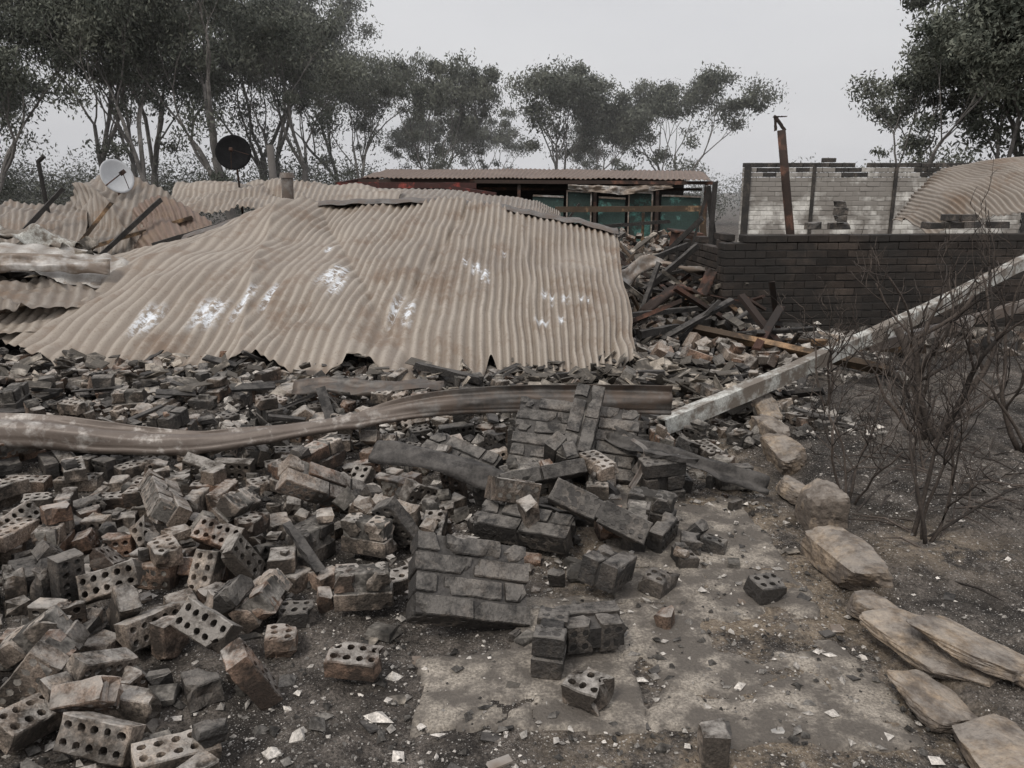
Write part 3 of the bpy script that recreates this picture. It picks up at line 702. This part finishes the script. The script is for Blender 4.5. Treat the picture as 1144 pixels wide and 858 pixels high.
add_brick(m,mat4((5.3,9.4,1.36),(0,0,15)),5,True,.5); add_brick(m,mat4((5.1,9.38,1.36),(0,0,85)),5,True,.9)
m.obj('loose_bricks_on_wall',[M_black])
fl=empty('leaning_steel_post')
m=MB(); tube(m,[(3.66,10.3,.3),(3.60,10.3,1.0),(3.47,10.3,1.75),(3.36,10.3,2.40)],[.055,.055,.053,.052],12,.9); m.obj('post',M_rust,smooth=True,parent=fl)
m=MB(); beam(m,(3.27,10.3,2.56),(3.40,10.3,2.40),.04,.03); beam(m,(3.27,10.3,2.56),(3.29,10.3,2.38),.03,.03); beam(m,(3.25,10.3,2.555),(3.40,10.3,2.56),.05,.012); m.obj('bracket',M_rust,parent=fl)
m=MB(); beam(m,(2.95,12,.0),(3.0,12,1.80),.06,.06); beam(m,(3.22,12.1,.0),(2.92,12.1,1.75),.05,.07); beam(m,(2.7,12.3,.5),(2.95,12.2,1.7),.04,.04); m.obj('charred_door_frame',M_char)
m=MB(); v,f=box(.45,.35,.55,.02); m.add(xf(v,mat4((2.75,12.6,.75),(4,6,12))),f,.4,0); v,f=box(.47,.37,.04,.01); m.add(xf(v,mat4((2.72,12.6,1.04),(4,6,12))),f,.9,0)
for i in range(4): tube(m,[(2.6+.1*i,12.41,.88),(2.6+.1*i,12.39,.88)],.025,8)
m.obj('burnt_out_stove',M_rust)
# ------------------------------------------------------------------ long shed
sh=empty('open_shed')
corr('shed_roof',[(-4.6,30,2.46),(-1,30,2.46),(3,30,2.44),(7.0,30,2.40)],[(-4.3,23.3,2.05),(-1,23.3,2.03),(2,23.3,2.01),(5.7,23.3,1.98)],seed=61,mat=M_roof3,dent=.04,nt=16,ragged=.0,parent=sh,amp=.018,pitch=.15)
m=MB(); beam(m,(-4.4,23.3,1.96),(5.75,23.3,1.90),.05,.10,seg=20,tint=.9); beam(m,(-4.0,24.4,1.75),(5.7,24.4,1.72),.05,.08,seg=20)
for x in (-4.2,-2,.2,2.4,4.2,5.6): beam(m,(x,23.4,-.7),(x,23.4,1.9),.09,.09)
m.obj('frame',M_rust,parent=sh)
m=MB(); m2=MB()
for x0,x1,z1 in((.6,1.5,1.55),(1.6,2.3,1.68),(2.52,3.3,1.5),(3.4,4.08,1.66),(4.35,5.5,1.55)):
    v,f=box(x1-x0,.04,z1+.7); m.add(xf(v,mat4(((x0+x1)/2,23.6,(z1-.7)/2),(0,0,0))),f,random.random())
    beam(m2,(x0,23.53,z1),(x1,23.53,z1-.04),.04,.05,jit=.004)
    if x0 in(1.6,3.4):
        for xx in(x0,x1): beam(m2,(xx,23.54,.2),(xx,23.54,z1),.04,.04,jit=.004)
m.obj('teal_panels',M_teal,parent=sh); m2.obj('window_frames',M_galv,parent=sh)
m=MB(); v,f=box(11,.1,3.0); m.add(xf(v,mat4((.8,29.8,.85),(0,0,0))),f,.5); m.obj('back_wall',M_char,parent=sh)
m=MB(); beam(m,(-4.9,22.6,1.84),(-1.0,22.8,1.82),.05,.16,seg=12); beam(m,(-4.9,22.6,1.84),(-4.0,29,2.3),.05,.12);  beam(m,(-2.2,20.6,1.84),(-.4,20.2,1.60),.05,.08); m.obj('red_fascia',M_red,parent=sh)
m=MB()
ribbon(m,[(1.6,23.2,1.80),(2.4,23.1,1.74),(3.2,23.2,1.70),(3.8,23.1,1.76),(4.6,23.2,1.80)],[.1,.22,.26,.2,.1],normal=(0,-1,.2),curl=.6,wav=.2,seed=3,n=80,crn=12); m.obj('torn_sarking',M_galv,smooth=True,parent=sh)
tf=empty('timber_frame')
m=MB(); beam(m,(.95,17.5,1.28),(4.15,17.5,1.30),.06,.12,seg=14,tint=1); beam(m,(4.10,17.4,1.24),(4.22,17.4,.2),.10,.12,tint=1); beam(m,(2.9,17.8,1.2),(2.9,17.8,.0),.06,.06,tint=.3); m.obj('beams',M_timber,parent=tf)
m=MB(); beam(m,(1.1,16.6,.9),(3.3,16.8,1.05),.05,.07); beam(m,(.9,17.9,.6),(1.5,17.9,1.4),.05,.05); m.obj('charred_beams',M_char,parent=tf)
# ------------------------------------------------------------------ dishes, poles, flue
def dish(name,c,r,aim,depth,mat,polebase):
    e=empty(name); m=MB(); V=[];F=[];nr,na=8,28
    for i in range(nr+1):
        q=i/nr
        for a in range(na):
            t=a*2*math.pi/na; V.append((q*r*math.cos(t),q*r*math.sin(t),depth*q*q))
    for i in range(nr):
        for a in range(na):
            b=(a+1)%na; F.append((i*na+a,i*na+b,(i+1)*na+b,(i+1)*na+a))
    R=Vector((0,0,1)).rotation_difference(Vector(aim)).to_matrix().to_4x4(); M=Matrix.Translation(c)@R
    m.add(xf(V,M),F,.3); o=m.obj('reflector',mat,smooth=True,parent=e); md=o.modifiers.new('s','SOLIDIFY'); md.thickness=.012
    m=MB(); cc=Vector(c); foc=cc+Vector(aim).normalized()*r*.9
    rim=M@Vector((0,-r,depth)); tube(m,[rim,foc],.01,6); tube(m,[M@Vector((r*.9,0,depth)),foc],.006,5)
    v,f=box(.06,.06,.10,.01); m.add(xf(v,Matrix.Translation(foc)@R),f,.3)
    tube(m,[c,(c[0],c[1]+.08,c[2]-.15),polebase],.022,8); m.obj('mast_and_feed',M_rust,parent=e)
M_dish=gen_mat('black_mesh_dish',(.008,.008,.009),(.02,.02,.021),8,.9,.2,.002,60,tintv=.1,spec=.1)
M_dishw=gen_mat('grey_dish_paint',(.46,.47,.48),(.60,.61,.62),4,.6,.1,.002,60,tintv=.05,fine=.08)
dish('satellite_dish',(-5.42,16,2.38),.34,(.15,-1,.2),.08,M_dish,(-5.4,16.3,.2))
dish('satellite_dish',(-5.95,12.2,1.86),.26,(.8,-.55,.3),.07,M_dishw,(-6.0,12.4,.2))
m=MB(); tube(m,[(-5.25,18,0),(-5.26,18,1.5),(-5.3,18,2.65)],[.09,.085,.08],9,.6); m.obj('bare_tree_stump_post',M_bark,smooth=True)
m=MB(); tube(m,[(-3.5,12.6,.8),(-3.48,12.6,1.88)],.09,16,.5); tube(m,[(-3.48,12.6,1.86),(-3.48,12.6,1.94)],[.12,.10],16,.5); m.obj('metal_flue',M_gutter,smooth=False)
m=MB(); tube(m,[(-6.85,12,-.1),(-6.9,12,1.2),(-6.95,12,2.1)],[.035,.033,.03],8,.3); tube(m,[(-6.95,12,2.08),(-6.85,12,2.16)],[.03,.03],8,.3); m.obj('blackened_fence_post',M_char)
m=MB(); beam(m,(-6.2,11.0,.7),(-5.6,11.3,1.5),.07,.05); beam(m,(-5.8,10.9,.9),(-4.6,11.6,1.3),.07,.05); beam(m,(-7.5,11,1.3),(-6.2,11,.8),.05,.05); m.obj('fallen_timber_plank',M_timber)
m=MB(); beam(m,(-5.6,10.8,.8),(-4.9,11.3,1.55),.06,.06); beam(m,(-6.9,10.9,.9),(-6.3,11.4,1.7),.05,.06); beam(m,(-4.9,10.9,.95),(-4.1,11.2,1.2),.06,.05); m.obj('charred_timber',M_char)
m=MB()
for i in range(30):
    x,y=random.uniform(-6.4,-4.6),random.uniform(8.6,9.8)
    v,f=box(random.uniform(.15,.5),random.uniform(.1,.3),random.uniform(.02,.12),.006); v=v+RNG.normal(0,.02,v.shape)
    m.add(xf(v,mat4((x,y,random.uniform(.6,1.05)),(random.gauss(0,30),random.gauss(0,30),random.uniform(0,360)))),f,random.random())
m.obj('plasterboard_heap',M_plaster)
m=MB(); gxx=np.linspace(-9,-3.2,50);gyy=np.linspace(7.6,17,60); A,Bq=np.meshgrid(gxx,gyy)
zz=.9*np.exp(-((A+6.5)/2.4)**4-((Bq-12)/4.2)**4)-.25+.35*fbm(A*2,Bq*2,77,4)
ii=np.arange(A.size).reshape(A.shape); FF=np.stack([ii[:-1,:-1],ii[:-1,1:],ii[1:,1:],ii[1:,:-1]],-1).reshape(-1,4)
m.add(np.stack([A.ravel(),Bq.ravel(),zz.ravel()],1),FF,.5,0); m.obj('debris_mound',M_char)
# ------------------------------------------------------------------ stone edging
def rock(mb,c,dims,rot,seed,tint=.5,sq=8):
    n=13;V=[];F=[];off=0
    rr=random.Random(seed)
    for ax in range(3):
        for sg in(-1,1):
            g=np.linspace(-1,1,n);a,b=np.meshgrid(g,g); p=np.zeros((n,n,3)); p[...,ax]=sg;p[...,(ax+1)%3]=a*sg;p[...,(ax+2)%3]=b
            nr=(np.abs(p)**sq).sum(-1)**(1/sq); p=p/nr[...,None]
            V.append(p.reshape(-1,3)); i=np.arange(n*n).reshape(n,n)+off; off+=n*n
            F.append(np.stack([i[:-1,:-1],i[:-1,1:],i[1:,1:],i[1:,:-1]],-1).reshape(-1,4))
    V=np.concatenate(V);F=np.concatenate(F)
    for q in range(6):
        a=rr.uniform(0,6.28); d=np.array([math.cos(a),math.sin(a),rr.gauss(0,.2)]); d/=np.linalg.norm(d); lim=rr.uniform(.85,1.1)
        h=V@d; over=np.clip(h-lim,0,None); V=V-over[:,None]*d[None]*.95
    for q in range(2):
        d=np.array([rr.gauss(0,.25),rr.gauss(0,.25),1]); d/=np.linalg.norm(d); lim=rr.uniform(.8,1.0)
        h=V@d; over=np.clip(h-lim,0,None); V=V-over[:,None]*d[None]*.97
    k=[1+.10*mnoise.noise(Vector(p)*1.1+Vector((seed*7.3,seed,0)))+.07*mnoise.noise(Vector(p)*4.3+Vector((seed,seed*3,0))) for p in V]
    V=V*np.array(k)[:,None]*np.array(dims)/2
    mb.add(xf(V,mat4(c,rot)),F,tint)
m=MB()
st=[(1.90,5.95,.40,.17,.18,12),(1.83,5.50,.46,.17,.20,6),(1.74,5.05,.40,.18,.18,12),(1.68,4.62,.42,.17,.16,4),(1.57,4.10,.30,.15,.09,14),(1.56,3.72,.27,.18,.23,0),(1.48,3.20,.52,.20,.15,10),(1.43,2.82,.2,.16,.08,30),(1.38,2.26,.24,.2,.06,20),(1.44,1.92,.4,.24,.09,-5),(1.35,1.6,.35,.25,.1,0)]
for i,(x,y,l,w,h,rz) in enumerate(st):
    rock(m,(x,y,h*.40+.01),(w,l,h*1.1),(random.gauss(0,4),random.gauss(0,5),rz*.6),i+3,random.random())
rock(m,(1.50,2.50,.085),(.26,.46,.055),(4,-4,20),31,.5,9); rock(m,(1.56,2.42,.14),(.20,.36,.045),(5,6,38),30,.2,9); rock(m,(1.74,2.25,.09),(.17,.30,.05),(0,8,20),33,.3,9)
m.obj('sandstone_garden_edging',M_sand,smooth=False)
# ------------------------------------------------------------------ dead shrubs
def shrub(name,base,stems,seed,thick=.012):
    rnd=random.Random(seed); m=MB()
    def br(p,d,L,r,dep):
        n=6;pts=[np.array(p)];d=np.array(d,float)
        for i in range(n):
            d=d+np.array([rnd.gauss(0,.15),rnd.gauss(0,.15),rnd.gauss(.05,.10)]); d/=np.linalg.norm(d); pts.append(pts[-1]+d*L/n)
        rr=np.linspace(r,r*.55,n+1); tube(m,pts,rr,6 if dep<2 else 4,rnd.random(),cap=True)
        if dep<4:
            for k in range(rnd.choice([2,3,3,4] if dep<2 else ([1,2,3] if dep<3 else [0,1,2]))):
                i=rnd.randint(2,n); q=d+np.array([rnd.gauss(0,.6),rnd.gauss(0,.6),rnd.gauss(.15,.35)]); q/=np.linalg.norm(q)
                br(pts[i],q,L*rnd.uniform(.45,.75),max(.0023,rr[i]*.62),dep+1)
    for (dx,dy,dz,L,r) in stems:
        b=np.array(base)+np.array([rnd.uniform(-.05,.05),rnd.uniform(-.05,.05),-.03])
        q=np.array([dx,dy,dz]);q/=np.linalg.norm(q); br(b,q,L,r,0)
    m.obj(name,M_twig,smooth=True)
shrub('burnt_shrub',(2.72,4.9,.08),[(.05,0,1,.80,.045),(-.5,0,1,.75,.026),(.6,.1,.9,.85,.028),(.3,-.3,1,.8,.024),(-.25,.3,1,.85,.024),(.9,0,.6,.6,.016),(-.8,0,.8,.6,.016),(-.5,-.3,.9,.6,.014)],3)
shrub('burnt_shrub',(1.93,3.42,.07),[(.1,0,1,.62,.013),(-.35,0,1,.55,.010),(.5,.2,.8,.6,.010),(-.1,.2,1,.6,.009),(.8,.1,.6,.5,.008)],8)
shrub('burnt_shrub',(1.78,3.85,.07),[(-.5,0,1,.5,.009),(.1,.1,1,.6,.009),(-.1,0,1,.5,.007),(.35,0,1,.5,.007)],13)
shrub('burnt_shrub',(3.2,4.7,.08),[(.1,0,1,.85,.022),(-.3,0,1,.8,.018),(.4,.1,.9,.8,.018),(-.6,-.1,.8,.7,.012)],23)
shrub('burnt_shrub',(2.35,5.7,.08),[(.1,0,1,.6,.012),(-.3,0,1,.5,.01),(.4,.1,.9,.5,.01)],33)
shrub('burnt_shrub',(2.35,4.3,.08),[(.1,0,1,.5,.009),(-.5,0,.8,.5,.008),(.6,.1,.6,.5,.007)],43)
m=MB()
for i in range(90):
    x,y=random.gauss(2.6,.55),random.gauss(4.1,.6)
    if x<xe(y)+.1: continue
    a=random.uniform(0,6.28);L=random.uniform(.1,.4); z=float(hfine(x,y))
    tube(m,[(x,y,z),(x+L*.5*math.cos(a),y+L*.5*math.sin(a),z+random.uniform(.01,.05)),(x+L*math.cos(a),y+L*math.sin(a),z+.01)],[.004,.005,.002],4,random.random())
m.obj('fallen_twigs',M_twig)
# ------------------------------------------------------------------ trees
def gum(seed,Ht,spread=1.0,nleaf=190,dens=1.0,trunkf=.34,rt=None,lean=0,lowfill=.0,leafs=1.0,frac=None,Rk=1.0):
    rnd=random.Random(seed); rg=np.random.default_rng(seed); m=MB(); tips=[]
    frac=frac or [trunkf,.26,.20,.13,.08]
    def br(p,d,r,dep):
        L=Ht*frac[dep]*rnd.uniform(.8,1.15); n=6 if dep<3 else 4
        pts=[np.array(p,float)];d=np.array(d,float)
        for i in range(n):
            d=d+np.array([rnd.gauss(0,.11),rnd.gauss(0,.11),.05]); d/=np.linalg.norm(d); pts.append(pts[-1]+d*L/n)
        rr=np.linspace(r,r*.66,n+1)
        if dep==0: rr[0]*=1.35
        tube(m,pts,rr,8 if dep<2 else 5,rnd.random(),0)
        if dep>=3: tips.append((pts[-1],dep))
        if dep in(1,2) and rnd.random()<.45+lowfill: tips.append((pts[rnd.randint(2,n)]+np.array([rnd.gauss(0,.6),rnd.gauss(0,.6),0]),dep))
        if dep<4:
            k=rnd.choice([2,3,3]) if dep else rnd.choice([3,4])
            a0=rnd.uniform(0,6.28)
            for j in range(k):
                a=a0+j*6.28/k+rnd.gauss(0,.3); sp=rnd.uniform(.3,.85)*spread
                q=d*1.0+np.array([math.cos(a)*sp,math.sin(a)*sp,rnd.uniform(-.15,.3)]); q/=np.linalg.norm(q)
                i=n if j<2 else rnd.randint(n//2,n)
                br(pts[i],q,rr[i]*rnd.uniform(.55,.72),dep+1)
    br((0,0,-.3),(lean,0,1),rt or Ht*.018,0)
    lv=[];lt=[]
    for (p,dep) in tips:
        if rnd.random()>dens: continue
        n=int(nleaf*rnd.uniform(.2,1.3)); R=Ht*rnd.uniform(.028,.075)*Rk; base=rnd.uniform(.0,.9)
        q=rg.normal(0,1,(n,3)); q/=np.linalg.norm(q,axis=1)[:,None]; q*=(rg.uniform(0,1,(n,1))**.55)
        c=p+q*np.array([R,R,R*.6])+rg.normal(0,R*.25,(n,3))
        a=rg.normal(0,1,(n,3)); a[:,2]-=1.0; a/=np.linalg.norm(a,axis=1)[:,None]
        b=np.cross(a,rg.normal(0,1,(n,3))); b/=np.linalg.norm(b,axis=1)[:,None]
        l=rg.uniform(.05,.12,(n,1))*leafs; w=l*rg.uniform(.28,.45,(n,1))
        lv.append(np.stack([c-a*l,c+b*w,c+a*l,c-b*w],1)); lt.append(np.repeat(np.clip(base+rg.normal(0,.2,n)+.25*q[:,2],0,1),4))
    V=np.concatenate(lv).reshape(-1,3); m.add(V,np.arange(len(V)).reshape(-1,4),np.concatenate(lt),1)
    o=m.obj('gum_tree',[M_bark,M_leaf]); me=o.data; bpy.data.objects.remove(o); return me
meshes=[gum(101,15,.85,300,.92,lowfill=.5,leafs=1.2,trunkf=.28,Rk=1.15),gum(202,14,.95,300,.9,lowfill=.5,leafs=1.2,trunkf=.26,Rk=1.15),gum(303,15,.8,300,.9,lean=.08,lowfill=.5,leafs=1.2,trunkf=.25,Rk=1.15),
  gum(404,12,1.0,190,.8,.18,leafs=1.2,lowfill=.3,Rk=1.05),gum(505,12,1.05,300,.9,.18,leafs=1.2,lowfill=.45,Rk=1.1),gum(606,12,1.05,300,.9,.17,leafs=1.2,lowfill=.45,Rk=1.1)]
tops=[max(v.co.z for v in m.vertices) for m in meshes]
print('trees',[len(m.polygons) for m in meshes],tops,time.time()-T0)
def tree(k,x,y,ht,rz=0,z=-.6,sx=1):
    s=(ht-z)/tops[k]
    o=bpy.data.objects.new('gum_tree',meshes[k]); scene.collection.objects.link(o); o.location=(x,y,z); o.scale=(s*sx,s*sx,s); o.rotation_euler=(0,0,rz)
for k,x,y,h,r in [(0,-25,38,13,0),(1,-20.5,41,14,1),(2,-17,38,13,2),(0,-13.6,40,13.5,3),(1,-10.9,43,12,4),(2,-22,50,15,5),(1,-15,52,15,.5),(0,-29,46,14,2.2),(2,-9.6,50,10.5,1.2),(1,-33,40,13,3.3),(0,-18,58,16,4.5),(1,-26,56,15,5.5),(2,-11.5,58,13.5,2.8),(0,-36,52,14,.8)]: tree(k,x,y,h,r)
tree(5,-5.4,50,9.8,.6,sx=.85); tree(4,2.6,52,9.9,1.1,sx=1.1); tree(5,10.6,52,9.4,2,sx=1.0); tree(3,-1.5,62,8.0,2.5); tree(4,6.9,62,8.6,3,sx=.9); tree(5,-4.5,64,8,3)
tree(5,18.2,37,9.2,1,sx=1.05); tree(4,21.8,36,10.5,2.3,sx=1.1); tree(5,25,39,12,4,sx=1.1); tree(5,27,34,11.5,5.2,sx=1.1); tree(4,31,38,12,.4,sx=1.1)
rg=np.random.default_rng(9)
def bush(name,mat,specs):
    m=MB()
    for (n,x0,x1,y0,y1,h0,h1,ls,k) in specs:
      for i in range(n):
        x,y=rg.uniform(x0,x1),rg.uniform(y0,y1); hh=rg.uniform(h0,h1); R=hh*.5
        q=rg.normal(0,1,(k,3)); q/=np.linalg.norm(q,axis=1)[:,None]; q*=rg.uniform(0,1,(k,1))**.45
        c=np.array([x,y,hh*.5-.6])+q*np.array([R*1.2,R,R*.95])+rg.normal(0,R*.10,(k,3))
        a=rg.normal(0,1,(k,3));a/=np.linalg.norm(a,axis=1)[:,None]; b=np.cross(a,rg.normal(0,1,(k,3)));b/=np.linalg.norm(b,axis=1)[:,None]
        l=rg.uniform(.5,1,(k,1))*ls; V=np.stack([c-a*l,c+b*l*.4,c+a*l,c-b*l*.4],1).reshape(-1,3)
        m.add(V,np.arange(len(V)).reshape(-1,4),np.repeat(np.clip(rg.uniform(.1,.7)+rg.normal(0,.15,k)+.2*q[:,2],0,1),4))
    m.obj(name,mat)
bush('understorey_scrub',M_leaf,[(80,-40,-7,44,60,2.5,5.5,.13,620),(30,-7,15,54,62,2,3.6,.13,420),(30,15,42,40,50,2.5,4.6,.13,500)])
bush('distant_bushland',M_leafh,[(120,-120,120,95,130,3,7,.28,420),(40,-110,-60,70,90,4,9,.25,420)])
# smoke lying over the bush behind the house: a real, thin, uniform volume
m=MB(); v,f=box(420,120,46); m.add(v+np.array([0,94,20.5]),f,.5)
sm_m=bpy.data.materials.new('thin_smoke'); sm_m.use_nodes=True; nt=sm_m.node_tree; nt.nodes.clear()
o_=nt.nodes.new('ShaderNodeOutputMaterial'); vs=nt.nodes.new('ShaderNodeVolumeScatter'); vs.inputs['Density'].default_value=.005; vs.inputs['Color'].default_value=(.98,.975,.97,1); nt.links.new(vs.outputs[0],o_.inputs['Volume'])
m.obj('smoke_haze',sm_m)
# ------------------------------------------------------------------ world / light
w=bpy.data.worlds.new('World'); scene.world=w; w.use_nodes=True; nt=w.node_tree; nt.nodes.clear()
out=nt.nodes.new('ShaderNodeOutputWorld');bg=nt.nodes.new('ShaderNodeBackground'); nt.links.new(bg.outputs[0],out.inputs[0])
sky=nt.nodes.new('ShaderNodeTexSky'); sky.sky_type='NISHITA'; sky.sun_disc=False; sky.sun_elevation=math.radians(52); sky.sun_rotation=math.radians(215); sky.dust_density=6; sky.air_density=1.5
n=N(nt); tc=nt.nodes.new('ShaderNodeTexCoord').outputs['Generated']
mp=nt.nodes.new('ShaderNodeMapping'); mp.inputs['Scale'].default_value=(1,1,3.5); nt.links.new(tc,mp.inputs[0])
cl=n.rng(n.noise(mp.outputs[0],1.6,5,.5),.3,.7); cloud=n.mix(cl,(6.5,6.55,6.9),(8.0,8.0,8.2))
nt.links.new(n.mix(.90,sky.outputs[0],cloud),bg.inputs['Color']); bg.inputs['Strength'].default_value=.122
sl=bpy.data.lights.new('overcast_sun','SUN'); sl.energy=1.5; sl.angle=math.radians(14); sl.color=(1,.95,.88)
so=bpy.data.objects.new('overcast_sun',sl); scene.collection.objects.link(so)
az=math.radians(215); el=math.radians(52); dvec=Vector((math.sin(az)*math.cos(el),math.cos(az)*math.cos(el),math.sin(el)))
so.rotation_euler=dvec.to_track_quat('Z','Y').to_euler()
cam=bpy.data.cameras.new('camera'); cam.lens=27.7; cam.sensor_width=36; cam.clip_end=3000; cam.clip_start=.05
co=bpy.data.objects.new('camera',cam); scene.collection.objects.link(co); co.location=(0,0,1.65); co.rotation_euler=(math.radians(90-13.7),0,0)
scene.camera=co
print('total',time.time()-T0)
